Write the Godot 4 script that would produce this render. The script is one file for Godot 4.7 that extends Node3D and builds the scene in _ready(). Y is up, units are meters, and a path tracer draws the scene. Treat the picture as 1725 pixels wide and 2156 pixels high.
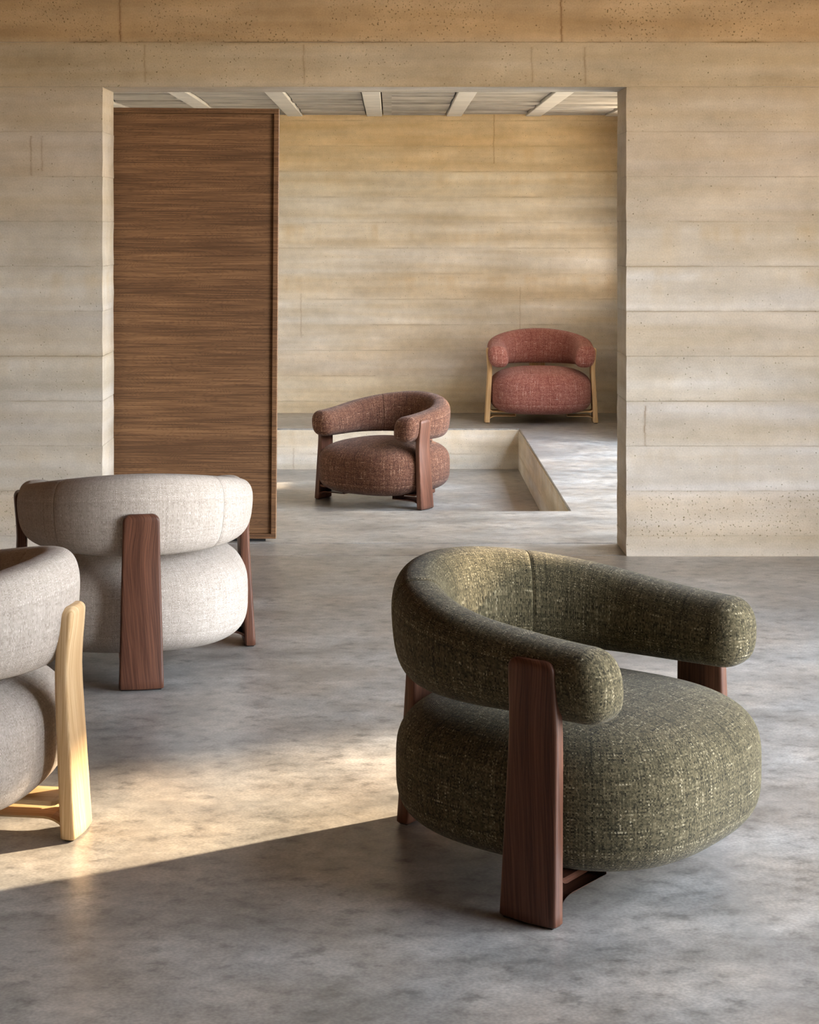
extends Node3D
# A concrete and rammed-earth lounge: x to the right, y up, depth runs along -z. The camera stands at the origin, 1.5 m up.

const EYE := 1.5
const FOCAL := 3830.0          # pixels of the 1725 x 2156 frame
const WALL_FRONT := 8.213      # depth of the partition's face
const WALL_REAR := 8.543
const FAR_WALL := 14.449
const OPEN_LEFT := -1.306
const OPEN_RIGHT := 1.0594
const OPEN_TOP := 2.122
const CEILING_FRONT := 2.54
const CEILING_FAR := 2.356
const ROOM_LEFT := -3.2
const ROOM_RIGHT := 3.2
const FAR_RIGHT := 1.82
const ROOM_BACK := -3.2
const PIT_FRONT := 9.512
const PIT_REAR := 13.36
const PIT_RIGHT := 0.936
const PIT_LEFT := -2.4
const PIT_DEPTH := 0.3
const LIFT := 0.2028

var M := {}
var rng := RandomNumberGenerator.new()


func _ready() -> void:
	rng.seed = 7
	set_camera()
	set_sky()
	make_materials()
	build_shell()
	build_floor()
	build_far_ceiling()
	build_door()
	build_chairs()


# ---------------------------------------------------------------- camera, sky, sun, exposure

func set_camera() -> void:
	var cam := Camera3D.new()
	cam.name = "camera"
	cam.projection = Camera3D.PROJECTION_FRUSTUM
	cam.keep_aspect = Camera3D.KEEP_HEIGHT
	cam.near = 0.05
	cam.far = 200.0
	cam.size = cam.near * 2156.0 / FOCAL
	cam.frustum_offset = Vector2(37.5, -606.0) * cam.near / FOCAL
	cam.position = Vector3(0, EYE, 0)
	add_child(cam)
	cam.current = true


func set_sky() -> void:
	var sky_look := ProceduralSkyMaterial.new()
	sky_look.sky_top_color = Color(0.72, 0.77, 0.84)
	sky_look.sky_horizon_color = Color(0.93, 0.93, 0.92)
	sky_look.sky_curve = 0.2
	sky_look.ground_horizon_color = Color(0.80, 0.74, 0.66)
	sky_look.ground_bottom_color = Color(0.62, 0.55, 0.46)
	var sky := Sky.new()
	sky.sky_material = sky_look
	var e := Environment.new()
	e.background_mode = Environment.BG_SKY
	e.sky = sky
	e.background_energy_multiplier = 27.0
	e.tonemap_mode = Environment.TONE_MAPPER_LINEAR
	e.tonemap_exposure = 1.0
	e.sdfgi_enabled = true
	e.ssao_enabled = true
	e.ssil_enabled = true
	var we := WorldEnvironment.new()
	we.name = "environment"
	we.environment = e
	add_child(we)
	var sun := DirectionalLight3D.new()
	sun.name = "sun"
	sun.light_color = Color(1.0, 0.90, 0.76)
	sun.light_energy = 5.6
	sun.light_angular_distance = 1.4
	sun.shadow_enabled = true
	sun.sky_mode = DirectionalLight3D.SKY_MODE_LIGHT_ONLY
	add_child(sun)
	var el := deg_to_rad(25.0)
	var to_sun := Vector3(0.875 * cos(el), sin(el), -0.483 * cos(el))
	sun.look_at_from_position(to_sun * 30.0, Vector3.ZERO)


# ---------------------------------------------------------------- helpers

func mark(o: Node, label: String, category := "", kind := "", group := "") -> void:
	if label: o.set_meta("label", label)
	if category: o.set_meta("category", category)
	if kind: o.set_meta("kind", kind)
	if group: o.set_meta("group", group)


func part(called: String, mesh: Mesh, mat: Material, parent: Node) -> MeshInstance3D:
	var o := MeshInstance3D.new()
	o.name = called
	o.mesh = mesh
	o.material_override = null
	for i in mesh.get_surface_count():
		o.set_surface_override_material(i, mat)
	parent.add_child(o, true)
	return o


func thing(called: String, at: Vector3, turn := 0.0) -> Node3D:
	var o := Node3D.new()
	o.name = called
	o.position = at
	o.rotation.y = turn
	add_child(o, true)
	return o


# A grid of points, rows along one way and columns along the other, as one smooth mesh.
func grid_mesh(pts: Array, uvs: Array, flip := false) -> ArrayMesh:
	var st := SurfaceTool.new()
	st.begin(Mesh.PRIMITIVE_TRIANGLES)
	st.set_smooth_group(0)
	add_grid(st, pts, uvs, flip)
	st.generate_normals()
	return st.commit()


func add_grid(st: SurfaceTool, pts: Array, uvs: Array, flip := false) -> void:
	for i in pts.size() - 1:
		var a: PackedVector3Array = pts[i]
		var b: PackedVector3Array = pts[i + 1]
		var ua: PackedVector2Array = uvs[i]
		var ub: PackedVector2Array = uvs[i + 1]
		for j in a.size() - 1:
			var q := [a[j], b[j], b[j + 1], a[j + 1]]
			var w := [ua[j], ub[j], ub[j + 1], ua[j + 1]]
			for k in ([0, 2, 1, 0, 3, 2] if flip else [0, 1, 2, 0, 2, 3]):
				st.set_uv(w[k])
				st.add_vertex(q[k])


func quad(st: SurfaceTool, a: Vector3, b: Vector3, c: Vector3, d: Vector3) -> void:
	for v in [a, b, c, a, c, d]:
		st.add_vertex(v)


# A box with chamfered edges, from corner to corner; depth is given as positive and put on -z.
func add_box(st: SurfaceTool, lo: Vector3, hi: Vector3, ch := 0.0) -> void:
	var c := (lo + hi) / 2.0
	var h := ((hi - lo) / 2.0).abs()
	if ch <= 0.0:
		ch = 0.0001
	st.set_smooth_group(-1)
	var axes := [Vector3.RIGHT, Vector3.UP, Vector3.BACK]
	var r := Vector3(ch, ch, ch).min(h * 0.49)
	var p := func(s: Vector3, big: int) -> Vector3:
		var q := h - r
		q[big] = h[big]
		return c + q * s
	for ax in 3:
		var b := (ax + 1) % 3
		var d := (ax + 2) % 3
		for s in [-1.0, 1.0]:
			var k := []
			for t in [[-1.0, -1.0], [1.0, -1.0], [1.0, 1.0], [-1.0, 1.0]]:
				var v := Vector3.ZERO
				v[ax] = s
				v[b] = t[0]
				v[d] = t[1]
				k.append(p.call(v, ax))
			if s > 0: k.reverse()
			quad(st, k[0], k[1], k[2], k[3])
		for s in [-1.0, 1.0]:
			for t in [-1.0, 1.0]:
				var e := []
				for u in [-1.0, 1.0]:
					var v := Vector3.ZERO
					v[ax] = u
					v[b] = s
					v[d] = t
					e.append(p.call(v, b))
					e.append(p.call(v, d))
				var k := [e[0], e[1], e[3], e[2]]
				if s * t < 0: k.reverse()
				quad(st, k[0], k[1], k[2], k[3])
	for sx in [-1.0, 1.0]:
		for sy in [-1.0, 1.0]:
			for sz in [-1.0, 1.0]:
				var v := Vector3(sx, sy, sz)
				var k := [p.call(v, 0), p.call(v, 1), p.call(v, 2)]
				if sx * sy * sz > 0: k.reverse()
				for q in k: st.add_vertex(q)


func box_mesh(x0: float, x1: float, y0: float, y1: float, d0: float, d1: float, ch := 0.0) -> ArrayMesh:
	var st := SurfaceTool.new()
	st.begin(Mesh.PRIMITIVE_TRIANGLES)
	add_box(st, Vector3(x0, y0, -d1), Vector3(x1, y1, -d0), ch)
	st.generate_normals()
	return st.commit()


# An outline in the (x, y) plane pushed along z by a width, its rims bevelled.
func extruded(outline: PackedVector2Array, width: float, bevel: float) -> ArrayMesh:
	var st := SurfaceTool.new()
	st.begin(Mesh.PRIMITIVE_TRIANGLES)
	var n := outline.size()
	var inner := PackedVector2Array()
	for i in n:
		var a := (outline[i] - outline[(i + n - 1) % n]).normalized()
		var b := (outline[(i + 1) % n] - outline[i]).normalized()
		var nrm := Vector2(-(a.y + b.y), a.x + b.x).normalized()
		inner.append(outline[i] + nrm * bevel)
	var hw := width / 2.0
	var rows := [[inner, -hw], [outline, -hw + bevel], [outline, hw - bevel], [inner, hw]]
	st.set_smooth_group(-1)
	for r in 3:
		for i in n:
			var j := (i + 1) % n
			var q := []
			for t in [[r, i], [r, j], [r + 1, j], [r + 1, i]]:
				var p: Vector2 = rows[t[0]][0][t[1]]
				q.append(Vector3(p.x, p.y, rows[t[0]][1]))
			for k in [0, 2, 1, 0, 3, 2]:
				st.set_uv(Vector2(q[k].z * 4.0, (q[k].x) * 2.0))
				st.add_vertex(q[k])
	var tri := Geometry2D.triangulate_polygon(inner)
	for side in [-1, 1]:
		for t in range(0, tri.size(), 3):
			var idx := [tri[t], tri[t + 1], tri[t + 2]]
			var p0: Vector2 = inner[idx[0]]
			var area := (inner[idx[1]] - p0).cross(inner[idx[2]] - p0)
			if (area > 0) == (side > 0): idx.reverse()
			for k in idx:
				st.set_uv(Vector2(inner[k].y * 4.0, inner[k].x * 2.0))
				st.add_vertex(Vector3(inner[k].x, inner[k].y, side * hw))
	st.generate_normals()
	return st.commit()


# ---------------------------------------------------------------- textures

# Noise drawn at one size and stretched to another, as bytes.
func noise_bytes(sd: int, freq: float, w: int, h: int, sw: int, sh: int, octaves := 4, seamless := false) -> PackedByteArray:
	var n := FastNoiseLite.new()
	n.seed = sd
	n.noise_type = FastNoiseLite.TYPE_SIMPLEX_SMOOTH
	n.frequency = freq
	n.fractal_octaves = octaves
	var im := n.get_seamless_image(sw, sh, false, false, 0.12, true) if seamless else n.get_image(sw, sh, false, false, true)
	if sw != w or sh != h:
		im.convert(Image.FORMAT_RF)
		im.resize(w, h, Image.INTERPOLATE_CUBIC)
	im.convert(Image.FORMAT_L8)
	return im.get_data()


func tex(w: int, h: int, bytes: PackedByteArray, format := Image.FORMAT_RGB8) -> ImageTexture:
	return ImageTexture.create_from_image(Image.create_from_data(w, h, false, format, bytes))


func standard(called: String, rough: float, color := Color.WHITE) -> StandardMaterial3D:
	var m := StandardMaterial3D.new()
	m.resource_name = called
	m.albedo_color = color
	m.roughness = rough
	return m


func make_materials() -> void:
	# rammed earth, one texture for the partition and the near room, one for the far room
	var near_tones := [[195, 183, 166], [194, 181, 163], [196, 188, 176], [194, 185, 171], [195, 187, 173], [194, 184, 168], [197, 190, 178], [194, 185, 170], [194, 182, 164], [192, 178, 159], [192, 177, 155], [193, 176, 149], [193, 166, 130]]
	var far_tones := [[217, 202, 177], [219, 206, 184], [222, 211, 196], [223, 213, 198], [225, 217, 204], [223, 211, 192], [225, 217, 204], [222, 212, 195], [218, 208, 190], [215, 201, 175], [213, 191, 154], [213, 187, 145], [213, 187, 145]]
	M.earth = earth_material("rammed earth of the partition", 11, near_tones)
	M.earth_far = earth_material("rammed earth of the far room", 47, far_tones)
	M.earth_pit = M.earth_far.duplicate()
	M.earth_pit.uv1_offset = Vector3(0.5, 0.42, 0.37)
	M.concrete = floor_material()
	M.timber = standard("oiled timber lining", 0.6, Color(0.42, 0.31, 0.22))
	M.limewash = standard("pale concrete rib", 0.85, Color(0.90, 0.89, 0.87))
	M.limewash.albedo_texture = streak_texture(301, 0.86, 1.0)
	M.limewash.uv1_triplanar = true
	M.limewash.uv1_world_triplanar = true
	M.limewash.uv1_scale = Vector3(0.7, 0.7, 0.7)
	M.board = standard("board-marked concrete", 0.9, Color(0.82, 0.80, 0.77))
	M.board.albedo_texture = streak_texture(302, 0.62, 1.0)
	M.board.uv1_triplanar = true
	M.board.uv1_world_triplanar = true
	M.board.uv1_scale = Vector3(0.5, 0.5, 0.5)
	M.joint = standard("dark joint", 1.0, Color(0.10, 0.09, 0.08))
	M.rubber = standard("black rubber", 0.7, Color(0.03, 0.03, 0.03))
	M.sand = standard("sandy ground", 1.0, Color(0.70, 0.62, 0.50))
	M.walnut_door = wood_material("walnut veneer", 61, [94, 67, 45], [148, 111, 78], 0.55, true)
	M.walnut = wood_material("dark stained ash", 71, [70, 43, 32], [116, 77, 59], 0.42, false)
	M.walnut_warm = wood_material("warm stained ash", 73, [78, 48, 36], [126, 84, 65], 0.42, false)
	M.ash = wood_material("natural ash", 75, [196, 157, 108], [230, 202, 160], 0.45, false)
	weave()


func earth_material(called: String, sd: int, tones: Array) -> StandardMaterial3D:
	var w := 2048
	var h := 1024
	var ppm := w / 5.2
	var blotch := noise_bytes(sd, 0.012, w, h, 512, 1024, 4)
	var band := noise_bytes(sd + 1, 0.02, w, h, 96, 1024, 5)
	var grain := noise_bytes(sd + 2, 0.25, w, h, w, h, 2)
	var cloud := noise_bytes(sd + 3, 0.006, w, h, w, h, 4)
	var edge := noise_bytes(sd + 4, 0.03, w, h, w, h, 3)
	var pits := noise_bytes(sd + 5, 0.2, w, h, w, h, 2)
	var drip := noise_bytes(sd + 6, 0.03, w, h, 1024, 90, 4)
	var out := PackedByteArray()
	out.resize(w * h * 3)
	var relief := PackedByteArray()
	relief.resize(w * h)
	var rr := RandomNumberGenerator.new()
	rr.seed = sd
	# how pitted each lift is, how dark its joint, and how much it weeps
	var pitted := PackedFloat32Array()
	var jointed := PackedFloat32Array()
	var weep := PackedFloat32Array()
	for k in 14:
		pitted.append(rr.randf_range(0.0, 0.35))
		jointed.append(rr.randf_range(0.25, 1.0))
		weep.append(maxf(0.0, rr.randf_range(-0.4, 0.7)))
	if sd == 11:
		pitted[12] = 1.0
		pitted[11] = 0.5
		pitted[1] = 0.9
		jointed[12] = 1.5
	# upright marks of the shuttering: where, from which height to which, how strong
	var upright := [[-1.227, 2.323, 2.6, 1.0], [0.766, 2.323, 2.6, 1.1], [-1.115, 2.14, 2.31, 0.45], [-0.397, 2.13, 2.31, 0.5], [0.633, 2.14, 2.3, 0.5], [0.873, 2.13, 2.3, 0.6], [1.142, 0.50, 0.68, 0.9], [-1.63, 1.72, 1.90, 0.6], [-1.58, 1.74, 1.9, 0.5]] if sd == 11 else [[0.811, 1.98, 2.6, 0.7], [-0.72, 0.6, 0.95, 0.5], [1.02, 0.62, 1.0, 0.4]]
	var mark_at := PackedFloat32Array()
	mark_at.resize(w)
	for y in h:
		var up := (h - 0.5 - y) / ppm
		mark_at.fill(0.0)
		for u in upright:
			if up > u[1] and up < u[2]:
				var c0 := int((u[0] + 2.6) * ppm + (drip[y] - 128) * 0.015)
				for q in range(-3, 4):
					mark_at[clampi(c0 + q, 0, w - 1)] = u[3] * (0.30 if q == 0 else 0.13 if absi(q) == 1 else 0.05) * (0.5 + edge[y * w + c0] / 255.0)
		for x in w:
			var i := y * w + x
			var wob := (edge[i] - 128) * 0.000018
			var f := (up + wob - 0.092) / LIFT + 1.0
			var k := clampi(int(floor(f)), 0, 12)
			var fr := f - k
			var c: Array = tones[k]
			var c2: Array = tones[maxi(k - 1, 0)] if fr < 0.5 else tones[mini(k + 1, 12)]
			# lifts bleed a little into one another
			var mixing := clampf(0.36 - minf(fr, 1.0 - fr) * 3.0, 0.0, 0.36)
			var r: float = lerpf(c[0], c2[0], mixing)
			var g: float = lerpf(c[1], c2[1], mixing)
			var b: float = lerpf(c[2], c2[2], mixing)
			var t := (band[i] - 128) * 0.0035 + (cloud[i] - 128) * 0.0012
			r *= 1.0 + t * 0.10
			g *= 1.0 + t * 0.15
			b *= 1.0 + t * 0.25
			var s := 1.0 + (blotch[i] - 128) * 0.00060 + (grain[i] - 128) * 0.00032 + (edge[i] - 128) * 0.00022 + (cloud[i] - 128) * 0.0001
			# the seam of the lift below
			var d := absf(fr if fr < 0.5 else fr - 1.0) * LIFT
			var kk := k if fr < 0.5 else k + 1
			var line := jointed[kk] * clampf((cloud[i] + blotch[i] - 200) / 130.0, 0.08, 1.0)
			if d < 0.018:
				var soft := clampf(1.0 - d / 0.018, 0.0, 1.0)
				var hard := clampf(1.0 - d / 0.0042, 0.0, 1.0)
				var st := line * (0.08 * soft + 0.15 * hard)
				r -= r * st * 0.85
				g -= g * st
				b -= b * st * 1.25
			# weeping stains run down from a seam
			if fr > 0.05:
				var wp := weep[k] * clampf(fr * 1.3, 0.0, 1.0) * clampf((1.0 - fr) * 6.0, 0.0, 1.0) * clampf((drip[i] - 120) / 120.0, 0.0, 1.0) * clampf((blotch[i] - 90) / 60.0, 0.0, 1.0)
				r -= r * wp * 0.05
				g -= g * wp * 0.10
				b -= b * wp * 0.19
			var up_mark := mark_at[x]
			r -= r * up_mark * 0.8
			g -= g * up_mark
			b -= b * up_mark * 1.2
			# pinholes
			var hole := clampf((pits[i] - (224 - 26 * pitted[k] * clampf((cloud[i] - 60) / 90.0, 0.0, 1.0))) / 14.0, 0.0, 1.0)
			s *= 1.0 - 0.34 * hole
			b -= b * hole * 0.14
			out[i * 3] = clampi(int(r * s), 0, 255)
			out[i * 3 + 1] = clampi(int(g * s), 0, 255)
			out[i * 3 + 2] = clampi(int(b * s), 0, 255)
			relief[i] = clampi(int(190 - hole * 150 - clampf(1.0 - d / 0.004, 0.0, 1.0) * line * 70 + (edge[i] - 128) * 0.09 + (grain[i] - 128) * 0.06), 0, 255)
	var m := standard(called, 0.92)
	m.albedo_texture = tex(w, h, out)
	m.heightmap_enabled = true
	m.heightmap_texture = tex(w, h, relief, Image.FORMAT_L8)
	m.heightmap_scale = 0.6
	m.uv1_triplanar = true
	m.uv1_world_triplanar = true
	m.uv1_triplanar_sharpness = 12.0
	m.uv1_scale = Vector3(1.0 / 5.2, 1.0 / 2.6, 1.0 / 5.2)
	m.uv1_offset = Vector3(0.5, 0, 0.37)
	m.metallic_specular = 0.25
	return m


func floor_material() -> StandardMaterial3D:
	var w := 2048
	var cloud := noise_bytes(501, 0.004, w, w, w, w, 5, true)
	var streak := noise_bytes(502, 0.012, w, w, 1100, w, 5, true)
	var fine := noise_bytes(503, 0.05, w, w, w, w, 4, true)
	var tint := noise_bytes(504, 0.005, w, w, w, w, 3, true)
	var out := PackedByteArray()
	out.resize(w * w * 3)
	var rough := PackedByteArray()
	rough.resize(w * w)
	for i in w * w:
		var v := 1.0 + (cloud[i] - 128) * 0.0010 + (streak[i] - 128) * 0.0011 + (fine[i] - 128) * 0.0006
		var t := (tint[i] - 128) * 0.00022
		out[i * 3] = clampi(int(172 * v * (1.0 + t)), 0, 255)
		out[i * 3 + 1] = clampi(int(168 * v), 0, 255)
		out[i * 3 + 2] = clampi(int(162 * v * (1.0 - t)), 0, 255)
		rough[i] = clampi(int(86 + (fine[i] - 128) * 0.06 + (streak[i] - 128) * 0.08), 79, 160)
	var fw := 1024
	var a := noise_bytes(511, 0.02, fw, fw, 760, fw, 5, true)
	var b := noise_bytes(512, 0.12, fw, fw, fw, fw, 3, true)
	var det := PackedByteArray()
	det.resize(fw * fw * 3)
	for i in fw * fw:
		var v := 226 + (a[i] - 128) * 0.17 + (b[i] - 128) * 0.20 - maxf(0.0, 92.0 - a[i]) * 0.5
		det[i * 3] = clampi(int(v), 0, 255)
		det[i * 3 + 1] = clampi(int(v), 0, 255)
		det[i * 3 + 2] = clampi(int(v), 0, 255)
	var m := standard("polished concrete", 1.0)
	m.albedo_texture = tex(w, w, out)
	m.roughness_texture = tex(w, w, rough, Image.FORMAT_L8)
	m.roughness_texture_channel = BaseMaterial3D.TEXTURE_CHANNEL_RED
	m.detail_enabled = true
	m.detail_albedo = tex(fw, fw, det)
	m.detail_blend_mode = BaseMaterial3D.BLEND_MODE_MUL
	m.detail_uv_layer = BaseMaterial3D.DETAIL_UV_2
	m.uv1_triplanar = true
	m.uv1_world_triplanar = true
	m.uv1_scale = Vector3.ONE / 5.5
	m.uv2_triplanar = true
	m.uv2_world_triplanar = true
	m.uv2_scale = Vector3.ONE / 1.37
	m.metallic_specular = 0.5
	return m


func streak_texture(sd: int, low: float, high: float) -> ImageTexture:
	var w := 512
	var a := noise_bytes(sd, 0.02, w, w, 60, w, 5)
	var b := noise_bytes(sd + 50, 0.02, w, w, w, w, 4)
	var out := PackedByteArray()
	out.resize(w * w * 3)
	for i in w * w:
		var v := 255 * lerpf(low, high, clampf((a[i] * 0.65 + b[i] * 0.35) / 255.0, 0.0, 1.0))
		out[i * 3] = int(v)
		out[i * 3 + 1] = int(v * 0.99)
		out[i * 3 + 2] = int(v * 0.97)
	return tex(w, w, out)


# Wood whose grain runs along v (or along u for the door).
func wood_material(called: String, sd: int, dark: Array, light: Array, rough: float, lying: bool) -> StandardMaterial3D:
	var w := 1024 if lying else 512
	var h := 2048 if lying else 1024
	var lines: PackedByteArray
	var broad: PackedByteArray
	var warp: PackedByteArray
	var pores: PackedByteArray
	if lying:
		lines = noise_bytes(sd, 0.13, w, h, 20, h, 4)
		broad = noise_bytes(sd + 1, 0.012, w, h, 40, h, 4)
		warp = noise_bytes(sd + 2, 0.010, w, h, 256, h, 3)
		pores = noise_bytes(sd + 3, 0.3, w, h, 110, h, 2)
	else:
		lines = noise_bytes(sd, 0.10, w, h, w, 24, 4)
		broad = noise_bytes(sd + 1, 0.010, w, h, w, 40, 4)
		warp = noise_bytes(sd + 2, 0.008, w, h, w, 170, 3)
		pores = noise_bytes(sd + 3, 0.3, w, h, w, 110, 2)
	var out := PackedByteArray()
	out.resize(w * h * 3)
	for y in h:
		for x in w:
			var i := y * w + x
			var across := float(y) / h * 46.0 if lying else float(x) / w * 34.0
			var ring := 0.5 + 0.5 * sin((across + (warp[i] - 128) * (0.06 if lying else 0.009)) * TAU)
			ring = pow(ring, 3.0)
			var v := 0.5 + (lines[i] - 128) * (0.0044 if lying else 0.0034) + (broad[i] - 128) * 0.0026 - ring * (0.22 if lying else 0.17) - clampf((pores[i] - 168) / 70.0, 0.0, 1.0) * 0.16 + 0.06
			if lying: v += clampf((lines[i] - 196) / 36.0, 0.0, 1.0) * 0.25
			v = clampf(v, 0.0, 1.0)
			out[i * 3] = int(lerpf(dark[0], light[0], v))
			out[i * 3 + 1] = int(lerpf(dark[1], light[1], v))
			out[i * 3 + 2] = int(lerpf(dark[2], light[2], v))
	var m := standard(called, rough)
	m.albedo_texture = tex(w, h, out)
	m.metallic_specular = 0.4
	return m


# A plain weave: one map of how light each crossing is, one of its relief; each cloth has its own yarns.
func weave() -> void:
	var cells := 120
	var px := 8
	var w := cells * px
	var rr := RandomNumberGenerator.new()
	rr.seed = 99
	var val := PackedFloat32Array()
	val.resize(cells * cells)
	var wp := PackedFloat32Array()
	var wf := PackedFloat32Array()
	for k in cells:
		wp.append(rr.randfn(0.0, 0.09))
		wf.append(rr.randfn(0.0, 0.09))
	# slubs: runs of a lighter or darker yarn
	var sp := PackedFloat32Array()
	sp.resize(cells * cells)
	var sf := PackedFloat32Array()
	sf.resize(cells * cells)
	for k in 1300:
		var amount := rr.randf_range(0.05, 0.24) * (1.0 if rr.randf() < 0.55 else -0.9)
		var run := rr.randi_range(3, 16)
		var i := rr.randi_range(0, cells - 1)
		var j := rr.randi_range(0, cells - 1)
		for q in run:
			if k % 2: sp[i * cells + (j + q) % cells] += amount
			else: sf[((i + q) % cells) * cells + j] += amount
	for i in cells:
		for j in cells:
			var over := (i + j) % 2 == 0
			var v := 0.40 + rr.randfn(0.0, 0.13)
			v += (wp[i] + sp[i * cells + j]) if over else (wf[j] + sf[i * cells + j])
			val[i * cells + j] = clampf(v, 0.0, 1.0)
	var fuzz := noise_bytes(901, 0.2, w, w, w, w, 2, true)
	var sway_x := noise_bytes(902, 0.09, w, w, w, w, 2, true)
	var sway_y := noise_bytes(903, 0.09, w, w, w, w, 2, true)
	var relief := PackedByteArray()
	relief.resize(w * w)
	var level := PackedByteArray()
	level.resize(w * w)
	for y in w:
		for x in w:
			var sx := x + (sway_x[y * w + x] - 128) * 0.026
			var sy := y + (sway_y[y * w + x] - 128) * 0.026
			var ci := posmod(int(floor(sx / px)), cells)
			var cj := posmod(int(floor(sy / px)), cells)
			var dx := fposmod(sx, px) / px * 2.0 - 1.0
			var dy := fposmod(sy, px) / px * 2.0 - 1.0
			if (ci + cj) % 2: 
				var s := dx
				dx = dy
				dy = s
			var hh := sqrt(maxf(0.0, 1.0 - dx * dx * 0.92)) * (0.45 + 0.55 * cos(dy * 1.45))
			var i := y * w + x
			relief[i] = int(clampf(hh * 205.0 + 25.0 + (fuzz[i] - 128) * 0.12, 0, 255))
			level[i] = int(clampf(val[ci * cells + cj] * 255.0 + (fuzz[i] - 128) * 0.34, 0, 255))
	var bump := tex(w, w, relief, Image.FORMAT_L8)
	M.green = cloth("olive green woven cloth", level, w, bump, [[37, 35, 26], [76, 71, 53], [110, 102, 79], [170, 161, 136]], 0.2)
	M.brown = cloth("rust brown woven cloth", level, w, bump, [[52, 34, 28], [90, 59, 46], [124, 89, 70], [190, 160, 138]], 0.2)
	M.red = cloth("brick red woven cloth", level, w, bump, [[112, 60, 54], [153, 97, 89], [186, 132, 122], [230, 207, 199]], 0.2)
	M.cream = cloth("off-white woven cloth", level, w, bump, [[158, 148, 138], [178, 169, 159], [191, 183, 174], [211, 205, 197]], 0.1)


func cloth(called: String, level: PackedByteArray, w: int, bump: Texture2D, yarn: Array, sheen: float) -> Array:
	var lut := PackedByteArray()
	for v in 256:
		var f := v / 255.0 * 3.0
		var k := mini(int(f), 2)
		for c in 3:
			lut.append(int(lerpf(yarn[k][c], yarn[k + 1][c], f - k)))
	var out := PackedByteArray()
	out.resize(w * w * 3)
	for i in w * w:
		var o := i * 3
		var l := level[i] * 3
		out[o] = lut[l]
		out[o + 1] = lut[l + 1]
		out[o + 2] = lut[l + 2]
	var t := tex(w, w, out)
	var pair := []
	for way in 2:
		var m := standard(called, 0.95)
		m.albedo_texture = t
		m.heightmap_enabled = true
		m.heightmap_texture = bump
		m.heightmap_scale = 0.10
		m.rim_enabled = true
		m.rim = sheen
		m.rim_tint = 0.6
		m.metallic_specular = 0.2
		if way == 0:
			m.uv1_triplanar = true
			m.uv1_triplanar_sharpness = 9.0
			m.uv1_scale = Vector3.ONE / 0.45
		pair.append(m)
	return pair


# ---------------------------------------------------------------- shell

# One lift of rammed earth: a long bar whose faces undulate by a millimetre or two, its upper and lower rims set back so that lifts meet in a fine joint.
func lift_mesh(x0: float, x1: float, y0: float, y1: float, d0: float, d1: float, ragged_left: bool, ragged_right: bool) -> ArrayMesh:
	var st := SurfaceTool.new()
	st.begin(Mesh.PRIMITIVE_TRIANGLES)
	st.set_smooth_group(-1)
	var n := maxi(2, int(ceil((x1 - x0) / 0.45)))
	var proud := rng.randf_range(-0.0008, 0.0008)
	var hh := y1 - y0
	var deep := rng.randf_range(0.0002, 0.0016)
	var profile := [[deep, 0.0], [0.0, 0.002], [0.0, hh * 0.35], [0.0, hh * 0.68], [0.0, hh - 0.002], [deep, hh]]
	var loops := []
	for k in n + 1:
		var loop := PackedVector3Array()
		var x := lerpf(x0, x1, float(k) / n)
		for side in 2:
			for q in 6:
				var p: Array = profile[q] if side == 0 else profile[5 - q]
				var off: float = proud + rng.randf_range(-0.0009, 0.0009) + p[0]
				var dx := 0.0
				if k == 0 and ragged_left or k == n and ragged_right:
					dx = rng.randf_range(-0.0016, 0.0016) + (0.001 if k == 0 else -0.001) * (p[0] / deep)
				var d: float = d0 + off if side == 0 else d1 - off
				loop.append(Vector3(x + dx, y0 + p[1], -d))
		loops.append(loop)
	for k in n:
		for q in 12:
			var r := (q + 1) % 12
			quad(st, loops[k][q], loops[k][r], loops[k + 1][r], loops[k + 1][q])
	for q in 5:
		quad(st, loops[0][q + 1], loops[0][q], loops[0][11 - q], loops[0][10 - q])
		quad(st, loops[n][q], loops[n][q + 1], loops[n][10 - q], loops[n][11 - q])
	st.generate_normals()
	return st.commit()


func lifts(top: float) -> Array:
	var out := [0.0, 0.092]
	while out[-1] + LIFT < top - 0.03:
		out.append(out[-1] + LIFT)
	out.append(top)
	return out


func structure(called: String, label: String, category: String) -> Node3D:
	var o := Node3D.new()
	o.name = called
	add_child(o, true)
	mark(o, label, category, "structure")
	return o


func solid(called: String, boxes: Array, mat: Material, label: String, category: String) -> MeshInstance3D:
	var st := SurfaceTool.new()
	st.begin(Mesh.PRIMITIVE_TRIANGLES)
	for b in boxes:
		add_box(st, Vector3(b[0], b[2], -b[5]), Vector3(b[1], b[3], -b[4]), 0.004)
	st.generate_normals()
	var o := part(called, st.commit(), mat, self)
	mark(o, label, category, "structure")
	return o


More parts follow.
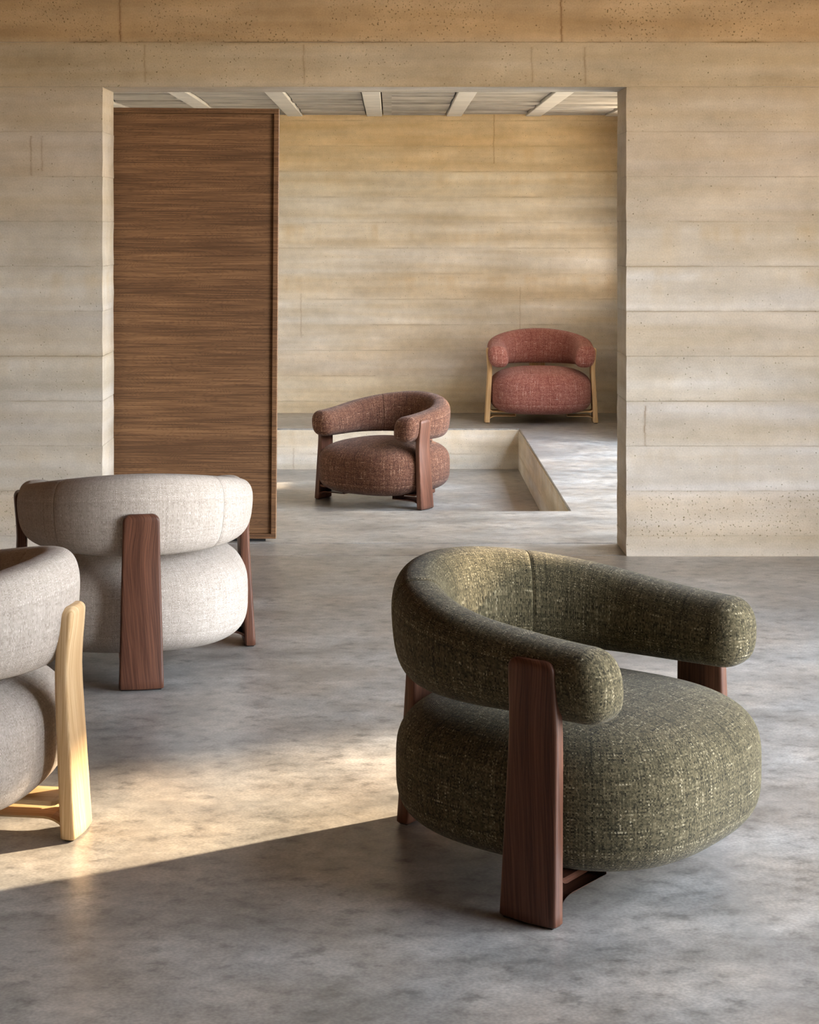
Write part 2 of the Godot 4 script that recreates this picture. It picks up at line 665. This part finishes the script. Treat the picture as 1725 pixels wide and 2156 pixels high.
func build_shell() -> void:
	# the partition with its wide doorway, lift by lift
	var wall := structure("wall_partition", "banded ochre rammed earth wall around the wide doorway", "wall")
	var hs := lifts(2.6)
	for k in hs.size() - 1:
		var y0: float = hs[k]
		var y1: float = hs[k + 1]
		if y1 <= OPEN_TOP + 0.02:
			part("earth_layer", lift_mesh(ROOM_LEFT - 0.3, OPEN_LEFT, y0, y1, WALL_FRONT, WALL_REAR, false, true), M.earth, wall)
			part("earth_layer", lift_mesh(OPEN_RIGHT, ROOM_RIGHT + 0.3, y0, y1, WALL_FRONT, WALL_REAR, true, false), M.earth, wall)
		else:
			part("earth_layer", lift_mesh(ROOM_LEFT - 0.3, ROOM_RIGHT + 0.3, y0, y1, WALL_FRONT, WALL_REAR, false, false), M.earth, wall)
	# the far wall
	var far := structure("wall_far", "pale streaked rammed earth wall behind the two red and brown armchairs", "wall")
	for k in hs.size() - 1:
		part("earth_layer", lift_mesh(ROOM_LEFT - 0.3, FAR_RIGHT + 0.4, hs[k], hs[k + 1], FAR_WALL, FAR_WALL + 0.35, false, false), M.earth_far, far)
	# the right wall of the far room: a tall opening, then a solid end with a small slot
	var a := FAR_RIGHT
	var b := FAR_RIGHT + 0.25
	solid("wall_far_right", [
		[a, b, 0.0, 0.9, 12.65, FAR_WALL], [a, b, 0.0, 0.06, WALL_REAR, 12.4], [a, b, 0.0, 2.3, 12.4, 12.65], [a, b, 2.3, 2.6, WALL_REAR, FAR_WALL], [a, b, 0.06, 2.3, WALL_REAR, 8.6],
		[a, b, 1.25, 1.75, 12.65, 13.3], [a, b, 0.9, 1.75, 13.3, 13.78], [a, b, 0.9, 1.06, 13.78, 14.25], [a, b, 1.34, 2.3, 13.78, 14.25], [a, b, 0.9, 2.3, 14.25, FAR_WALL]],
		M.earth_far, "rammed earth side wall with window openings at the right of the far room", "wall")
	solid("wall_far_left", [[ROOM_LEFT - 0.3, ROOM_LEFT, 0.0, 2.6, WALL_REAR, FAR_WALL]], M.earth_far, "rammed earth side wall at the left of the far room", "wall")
	# the near room
	var r := ROOM_RIGHT
	var s := ROOM_RIGHT + 0.25
	solid("wall_right", [
		[r, s, 2.42, 2.6, ROOM_BACK, WALL_FRONT], [r, s, 0.0, 0.08, 1.9, WALL_FRONT], [r, s, 0.08, 2.42, ROOM_BACK, 1.9],
		[r, 6.9, 0.0, 4.4, 6.05, 6.17], [r, s, 0.08, 1.41, 6.17, 7.4], [r, s, 0.08, 2.42, 7.4, WALL_FRONT]],
		M.earth, "rammed earth side wall with tall openings at the right of the near room", "wall")
	solid("wall_left", [[ROOM_LEFT - 0.3, ROOM_LEFT, 0.0, 2.6, ROOM_BACK, WALL_FRONT]], M.timber, "dark timber lined side wall at the left of the near room", "wall")
	solid("wall_back", [[ROOM_LEFT - 0.3, s, 0.0, 2.6, ROOM_BACK - 0.25, ROOM_BACK]], M.earth, "rammed earth wall facing the doorway wall", "wall")
	solid("ceiling_near", [[ROOM_LEFT - 0.3, s, CEILING_FRONT, CEILING_FRONT + 0.3, ROOM_BACK - 0.25, WALL_REAR]], M.timber, "flat timber lined ceiling over the near room", "ceiling")
	solid("wall_outside", [[b, 12.85, -0.6, 7.8, 12.4, 12.65]], M.limewash, "tall pale wing wall outside the far room windows", "wall")
	solid("ground", [[-40.0, 40.0, -0.75, -0.55, -40.0, 60.0]], M.sand, "sandy ground outside around the house", "ground")


func build_floor() -> void:
	var fl := structure("floor", "polished grey concrete floor with a sunken pit in the far room", "floor")
	var g := 0.006
	part("floor_slab", box_mesh(ROOM_LEFT - 0.3, ROOM_RIGHT + 0.25, -0.12, 0.0, ROOM_BACK - 0.25, WALL_FRONT + 0.03 - g, 0.003), M.concrete, fl)
	part("threshold_strip", box_mesh(ROOM_LEFT - 0.3, ROOM_RIGHT + 0.25, -0.12, -0.001, WALL_FRONT + 0.03 + g, WALL_REAR + 0.01 - g * 0.6, 0.003), M.concrete, fl)
	part("floor_slab", box_mesh(ROOM_LEFT - 0.3, FAR_RIGHT + 0.25, -0.5, 0.0, WALL_REAR + 0.01 + g * 0.6, PIT_FRONT, 0.004), M.concrete, fl)
	part("floor_slab", box_mesh(PIT_RIGHT, FAR_RIGHT + 0.25, -0.5, 0.0, PIT_FRONT, PIT_REAR, 0.004), M.concrete, fl)
	part("floor_slab", box_mesh(ROOM_LEFT - 0.3, PIT_LEFT, -0.5, 0.0, PIT_FRONT, PIT_REAR, 0.004), M.concrete, fl)
	part("floor_slab", box_mesh(ROOM_LEFT - 0.3, FAR_RIGHT + 0.25, -0.5, 0.0, PIT_REAR, FAR_WALL + 0.35, 0.004), M.concrete, fl)
	part("pit_floor", box_mesh(PIT_LEFT, PIT_RIGHT, -0.5, -PIT_DEPTH, PIT_FRONT, PIT_REAR, 0.003), M.concrete, fl)
	part("subfloor", box_mesh(ROOM_LEFT - 0.3, ROOM_RIGHT + 0.25, -0.2, -0.125, ROOM_BACK - 0.25, WALL_REAR + 0.02), M.joint, fl)
	# earth facing on the sides of the pit
	var pit_rear := structure("wall_pit_rear", "low rammed earth side of the sunken pit below the red armchair", "wall")
	var hs := [-0.30, -0.135, -0.012]
	for k in 2:
		part("earth_layer", lift_mesh(PIT_LEFT, PIT_RIGHT, hs[k], hs[k + 1], PIT_REAR - 0.006, PIT_REAR + 0.02, false, false), M.earth_pit, pit_rear)
	var pit_right := structure("wall_pit_right", "shaded earth side of the sunken pit at its right", "wall")
	for k in 2:
		var m := lift_mesh(-(PIT_REAR - 0.006), -PIT_FRONT, hs[k], hs[k + 1], 0.0, 0.02, false, false)
		var o := part("earth_layer", m, M.earth_pit, pit_right)
		o.transform = Transform3D(Basis(Vector3.UP, -PI / 2.0), Vector3(PIT_RIGHT - 0.006, 0, 0))


func build_far_ceiling() -> void:
	var ce := structure("ceiling_far", "pale concrete ribs and dark board-marked bays of the far room ceiling", "ceiling")
	part("ceiling_slab", box_mesh(ROOM_LEFT - 0.3, FAR_RIGHT + 0.25, CEILING_FAR + 0.05, CEILING_FAR + 0.3, WALL_REAR, FAR_WALL + 0.35), M.joint, ce)
	var pitch := 0.6315
	var half := 0.0605
	var gap := 0.009
	var first := -0.1365 - pitch * 5
	for k in 9:
		var x := first + pitch * k
		if x + half < ROOM_LEFT - 0.3 or x - half > FAR_RIGHT + 0.2: continue
		part("ceiling_rib", box_mesh(x - half, x + half, CEILING_FAR, CEILING_FAR + 0.06, WALL_REAR, FAR_WALL, 0.003), M.limewash, ce)
	for k in 8:
		var a := first + pitch * k + half + gap
		var b := first + pitch * (k + 1) - half - gap
		if a > FAR_RIGHT: continue
		var st := SurfaceTool.new()
		st.begin(Mesh.PRIMITIVE_TRIANGLES)
		var d := WALL_REAR
		while d < FAR_WALL - 0.01:
			var e := minf(d + rng.randf_range(0.20, 0.34), FAR_WALL)
			var y := CEILING_FAR + 0.006 + rng.randf_range(0.0, 0.018)
			add_box(st, Vector3(a, y, -(e - rng.randf_range(0.006, 0.024))), Vector3(b, CEILING_FAR + 0.055, -d), 0.002)
			d = e
		st.generate_normals()
		var o := part("board_bay", st.commit(), M.board, ce)
		o.set_meta("kind", "stuff")


func build_door() -> void:
	var d0 := 8.60
	var left := -1.62
	var right := -0.548
	var top := 2.046
	var door := structure("door_1", "tall walnut sliding door panel half closing the doorway behind the white chair", "door")
	door.position = Vector3(right, 0.0, -d0)
	door.rotation.z = -deg_to_rad(0.42)
	var w := right - left
	var bar := 0.0235
	var uv_box := func(x0: float, x1: float, y0: float, y1: float, z0: float, z1: float) -> ArrayMesh:
		var st := SurfaceTool.new()
		st.begin(Mesh.PRIMITIVE_TRIANGLES)
		add_box(st, Vector3(x0, y0, z0), Vector3(x1, y1, z1), 0.0015)
		st.generate_normals()
		return st.commit()
	part("door_leaf", uv_box.call(-w + bar, -bar, 0.012 + bar, top - bar, -0.032, -0.020), M.walnut_door, door)
	part("stile", uv_box.call(-bar, 0.0, 0.012, top, -0.045, 0.0), M.walnut_door, door)
	part("stile", uv_box.call(-w, -w + bar, 0.012, top, -0.045, 0.0), M.walnut_door, door)
	part("rail", uv_box.call(-w + bar, -bar, 0.012, 0.012 + bar, -0.045, 0.0), M.walnut_door, door)
	part("rail", uv_box.call(-w + bar, -bar, top - bar, top, -0.045, 0.0), M.walnut_door, door)
	part("floor_guide", uv_box.call(-w * 0.9, -0.05, -0.002, 0.0125, -0.030, -0.012), M.rubber, door)
	M.walnut_door.uv1_triplanar = true
	M.walnut_door.uv1_triplanar_sharpness = 10.0
	M.walnut_door.uv1_scale = Vector3(1.0 / 1.05, 1.0 / 2.1, 1.0 / 1.05)


# ---------------------------------------------------------------- armchairs

# The horseshoe cushion: an outer path round the back, its section changing from a tall back to low arms.
func ring_frame(s: float) -> Dictionary:
	var a := 0.4015
	var b := 0.4201
	var z0 := -0.0478
	var ze := 0.2786
	var bend := PI / 2.0 * sqrt((a * a + b * b) / 2.0)
	var whole := bend + ze - z0
	var d := absf(s)
	var side := 1.0 if s >= 0.0 else -1.0
	var pos: Vector2
	var out: Vector2
	if d < bend:
		var ph := d / bend * PI / 2.0
		pos = Vector2(a * sin(ph) * side, z0 - b * cos(ph))
		out = Vector2(b * sin(ph) * side, -a * cos(ph)).normalized()
	else:
		pos = Vector2(a * side, z0 + d - bend)
		out = Vector2(side, 0)
	var u := d / whole
	var k := u * u * (3.0 - 2.0 * u)
	return {"pos": pos, "out": out, "width": lerpf(0.1404, 0.150, k), "top": lerpf(0.6845, 0.588, k), "bottom": lerpf(0.4142, 0.424, k), "whole": whole, "bend": bend}


func ring_row(s: float, over: float, n: int, groove: float) -> PackedVector3Array:
	var f := ring_frame(s)
	var row := PackedVector3Array()
	var shrink := pow(maxf(0.0, 1.0 - pow(over, 2.4)), 1.0 / 2.4) if over < 0.999 else 0.001
	var hw: float = f.width / 2.0 * shrink - groove
	var hh: float = (f.top - f.bottom) / 2.0 * shrink - groove
	var mid: Vector2 = f.pos - f.out * f.width / 2.0
	# an arm's end falls away more at its top than at its bottom
	var cy: float = (f.top + f.bottom) / 2.0 - 0.018 * (1.0 - shrink)
	for j in n + 1:
		var th := TAU * j / n
		var c := signf(cos(th)) * pow(absf(cos(th)), 2.0 / 2.7)
		var q := signf(sin(th)) * pow(absf(sin(th)), 2.0 / 2.7)
		# the outer side bellies out above the middle, the inner side leans back
		var lean := 0.010 * q * shrink
		var p: Vector2 = mid + f.out * (hw * c + lean)
		row.append(Vector3(p.x, cy + hh * q, p.y))
	return row


# The cushion's long run is one surface with the cloth laid along it, its two rounded ends another.
func backrest_mesh() -> ArrayMesh:
	var f := ring_frame(0.0)
	var whole: float = f.whole
	var bend: float = f.bend
	var cap := 0.072
	var stops := PackedFloat32Array()
	for i in 111:
		stops.append(lerpf(-(whole - cap), whole - cap, i / 110.0))
	for side in [-1.0, 1.0]:
		for dd in [-0.009, -0.004, 0.0, 0.004, 0.009]:
			stops.append(side * bend * 0.49 + dd)
	stops.sort()
	var pts := []
	var uvs := []
	for s in stops:
		var gv := absf(absf(s) - bend * 0.49)
		pts.append(ring_row(s, 0.0, 48, 0.0026 * maxf(0.0, 1.0 - gv / 0.009)))
		var uv := PackedVector2Array()
		for j in 49:
			uv.append(Vector2(s / 0.45, j / 48.0 * 0.72 / 0.45))
		uvs.append(uv)
	var mesh := grid_mesh(pts, uvs, true)
	var st := SurfaceTool.new()
	st.begin(Mesh.PRIMITIVE_TRIANGLES)
	st.set_smooth_group(0)
	for side in [-1.0, 1.0]:
		pts = []
		uvs = []
		for k in 16:
			var over := sin(PI / 2.0 * k / 15.0)
			pts.append(ring_row(side * (whole - cap + cap * over), over, 48, 0.0))
			var uv := PackedVector2Array()
			uv.resize(49)
			uvs.append(uv)
		add_grid(st, pts, uvs, side > 0)
	st.generate_normals()
	return st.commit(mesh)


func seam_mesh(side: float) -> ArrayMesh:
	var f := ring_frame(0.0)
	var s: float = side * f.bend * 0.49
	var pts := []
	var uvs := []
	for k in 7:
		var a := TAU * k / 6.0
		var row := ring_row(s + 0.0011 * cos(a), 0.0, 48, 0.0022 - 0.0011 * sin(a))
		pts.append(row)
		var uv := PackedVector2Array()
		for j in 49: uv.append(Vector2(k * 0.01, j / 20.0))
		uvs.append(uv)
	return grid_mesh(pts, uvs)


# The seat cushion: its sides are one surface with the cloth run round them, its top another with the cloth laid flat.
func seat_mesh() -> ArrayMesh:
	var n := 96
	var m := 48
	var sa := 0.386
	var low := 0.065
	var high := 0.410
	var plan := PackedVector2Array()
	var run := PackedFloat32Array()
	for j in n + 1:
		var th := TAU * (j / float(n) - 0.25)
		var c := signf(cos(th)) * pow(absf(cos(th)), 2.0 / 2.72)
		var s := signf(sin(th)) * pow(absf(sin(th)), 2.0 / 2.72)
		plan.append(Vector2(sa * c, (0.388 if s > 0 else 0.418) * s))
		run.append(0.0 if j == 0 else run[j - 1] + plan[j].distance_to(plan[j - 1]))
	var pts := []
	var uvs := []
	var flat := []
	var climb := 0.0
	for i in m + 1:
		var ph := -PI / 2.0 + PI * i / m
		var n2 := 3.9 if ph < 0.0 else 3.2
		var cp := pow(maxf(0.0, cos(ph)), 2.0 / n2)
		var sp := signf(sin(ph)) * pow(absf(sin(ph)), 2.0 / n2)
		var y := (low + high) / 2.0 + (high - low) / 2.0 * sp
		# a crowned top: the middle of the seat stands a little higher
		if sp > 0: y += 0.014 * (1.0 - cp) * sp - 0.006 * sp
		var row := PackedVector3Array()
		for j in n + 1:
			row.append(Vector3(plan[j].x * cp, y, plan[j].y * cp))
		if i > 0: climb += row[24].distance_to(pts[i - 1][24])
		var uv := PackedVector2Array()
		var laid := PackedVector2Array()
		for j in n + 1:
			uv.append(Vector2(run[j], -climb) / 0.45)
			laid.append(Vector2(row[j].x, row[j].z) / 0.45)
		pts.append(row)
		uvs.append(uv)
		flat.append(laid)
	var rim := 37
	var st := SurfaceTool.new()
	st.begin(Mesh.PRIMITIVE_TRIANGLES)
	st.set_smooth_group(0)
	add_grid(st, pts, uvs)
	st.generate_normals()
	var whole := st.commit_to_arrays()
	# split the smooth surface at the rim so that both keep their shared normals
	var mesh := ArrayMesh.new()
	for top in [false, true]:
		var part_st := SurfaceTool.new()
		part_st.begin(Mesh.PRIMITIVE_TRIANGLES)
		for i in m:
			if (i >= rim) != top: continue
			for q in n * 6:
				var at := i * n * 6 + q
				var k: int = [0, 1, 1, 0, 1, 0][q % 6]
				var l: int = [0, 0, 1, 0, 1, 1][q % 6]
				part_st.set_uv((flat if top else uvs)[i + k][q / 6 + l])
				part_st.set_normal(whole[Mesh.ARRAY_NORMAL][at])
				part_st.add_vertex(whole[Mesh.ARRAY_VERTEX][at])
		part_st.commit(mesh)
	return mesh


# How far out the leg's outer face stands at a height.
func leg_profile(y: float) -> float:
	var ys := [0.0, 0.10, 0.20, 0.30, 0.36, 0.41, 0.46, 0.52, 0.57]
	var rs := [0.4265, 0.4205, 0.4145, 0.4085, 0.4050, 0.4035, 0.4060, 0.4115, 0.4150]
	for k in 8:
		if y <= ys[k + 1]:
			return lerpf(rs[k], rs[k + 1], smoothstep(0.0, 1.0, (y - ys[k]) / (ys[k + 1] - ys[k])) * 0.3 + (y - ys[k]) / (ys[k + 1] - ys[k]) * 0.7)
	return rs[8]


# A leg standing at x = 0 with its outer face towards +x; the top corners rounded, all edges eased, the outer face slightly bowed.
func leg_mesh() -> ArrayMesh:
	var pts := []
	var uvs := []
	var tall := 0.564
	var ys := PackedFloat32Array()
	for i in 25: ys.append(lerpf(0.008, tall - 0.024, i / 24.0))
	for i in range(1, 9): ys.append(tall - 0.024 + 0.024 * sin(PI / 2.0 * i / 8.0))
	ys.append(tall)
	ys.insert(0, 0.004)
	ys.insert(0, 0.004)
	var corner := 5
	for row_i in ys.size():
		var y := ys[row_i]
		var hw := lerpf(0.1440, 0.1165, y / tall) / 2.0
		var t := lerpf(0.038, 0.033, clampf(y / 0.4, 0.0, 1.0))
		var over := clampf((y - (tall - 0.024)) / 0.024, 0.0, 1.0)
		var inset := 0.024 * (1.0 - sqrt(maxf(0.0, 1.0 - over * over)))
		var ease := 0.009 * pow(over, 3.0)
		var r := 0.008
		if row_i == 0 or row_i == ys.size() - 1:
			hw = 0.0005
			ease = t / 2.0 - 0.0005
			inset = 0.0
		elif row_i == 1:
			inset = 0.003
			ease = 0.003
		var x1 := leg_profile(y) - 0.4265 - ease
		var x0 := leg_profile(y) - 0.4265 - t + ease
		var z1 := hw - inset
		r = minf(r, minf((x1 - x0) * 0.45, z1 * 0.9))
		var loop := PackedVector3Array()
		var uv := PackedVector2Array()
		for q in 4:
			var cx := (x1 - r) if q == 0 or q == 3 else (x0 + r)
			var cz := (z1 - r) if q < 2 else -(z1 - r)
			var start := [0.0, 0.25, 0.5, 0.75][q] as float
			for k in corner:
				var a := (start + 0.25 * k / (corner - 1)) * TAU
				loop.append(Vector3(cx + r * cos(a), y, cz + r * sin(a)))
			if q == 3:
				for k in range(1, 6):
					var f := k / 6.0
					loop.append(Vector3(x1 + 0.005 * sin(PI * f) * (1.0 if row_i > 0 and row_i < ys.size() - 1 else 0.0), y, lerpf(-(z1 - r), z1 - r, f)))
		loop.append(loop[0])
		for k in loop.size():
			uv.append(Vector2(loop[k].z * 3.1 + loop[k].x * 4.3, y * 1.5))
		pts.append(loop)
		uvs.append(uv)
	return grid_mesh(pts, uvs, true)


# The foot of a leg runs on under the seat: a bar that grows out of the leg in two hollow curves.
func bracket_mesh() -> ArrayMesh:
	var o := PackedVector2Array()
	var x := -0.030
	o.append(Vector2(x + 0.012, 0.010))
	for k in 7:
		var a := PI / 2.0 * k / 6.0
		o.append(Vector2(x - 0.056 + 0.056 * cos(a), 0.010 + 0.040 * sin(a)))
	o.append(Vector2(-0.235, 0.050))
	o.append(Vector2(-0.235, 0.093))
	for k in 6:
		var a := PI / 2.0 * k / 5.0
		o.append(Vector2(x - 0.034 + 0.030 * sin(a), 0.093 + 0.034 * (1.0 - cos(a))))
	o.append(Vector2(x + 0.004, 0.160))
	o.append(Vector2(x + 0.012, 0.160))
	o.reverse()
	return extruded(o, 0.131, 0.009)


var shapes := {}

func armchair(at: Vector3, turn: float, cloth_pair: Array, wood: Material, called: String, label: String) -> Node3D:
	if shapes.is_empty():
		shapes = {"back": backrest_mesh(), "seam_a": seam_mesh(-1.0), "seam_b": seam_mesh(1.0), "seat": seat_mesh(), "leg": leg_mesh(), "bracket": bracket_mesh(), "pad": box_mesh(-0.030, -0.006, 0.0, 0.006, -0.064, 0.064, 0.002)}
	var c := thing(called, at, turn)
	mark(c, label, "armchair", "", "round armchairs of one design")
	part("seat", shapes.seat, cloth_pair[1], c)
	var back := part("backrest", shapes.back, cloth_pair[1], c)
	back.set_surface_override_material(1, cloth_pair[0])
	part("seam", shapes.seam_a, cloth_pair[1], back)
	part("seam", shapes.seam_b, cloth_pair[1], back)
	for k in 3:
		var leg := part("leg", shapes.leg, wood, c)
		# two legs at the sides, one at the back
		if k == 0: leg.transform = Transform3D(Basis(), Vector3(0.4265, 0, 0.1131))
		elif k == 1: leg.transform = Transform3D(Basis(Vector3.UP, PI), Vector3(-0.4265, 0, 0.1131))
		else: leg.transform = Transform3D(Basis(Vector3.UP, PI / 2.0), Vector3(0, 0, -0.5004))
		part("bracket", shapes.bracket, wood, leg)
		part("foot_pad", shapes.pad, M.rubber, leg)
	return c


func build_chairs() -> void:
	armchair(Vector3(0.4528, 0, -4.3068), 0.9281, M.green, M.walnut, "armchair", "olive green armchair with dark brown legs in the foreground")
	armchair(Vector3(-0.8937, 0, -6.3381), -2.9611, M.cream, M.walnut, "armchair", "white armchair with dark brown legs seen from behind near the sliding door")
	armchair(Vector3(-1.2531, 0, -4.556), -1.7203, M.cream, M.ash, "armchair", "white armchair with pale ash wood leg, cut off by the left edge")
	armchair(Vector3(1.1334, 0, -13.8758), -0.0272, M.red, M.ash, "armchair", "brick red armchair with pale wood legs by the far wall")
	armchair(Vector3(-0.0539, -PIT_DEPTH, -11.819), -0.6182, M.brown, M.walnut_warm, "armchair", "rust brown armchair with brown wood legs standing in the sunken pit")
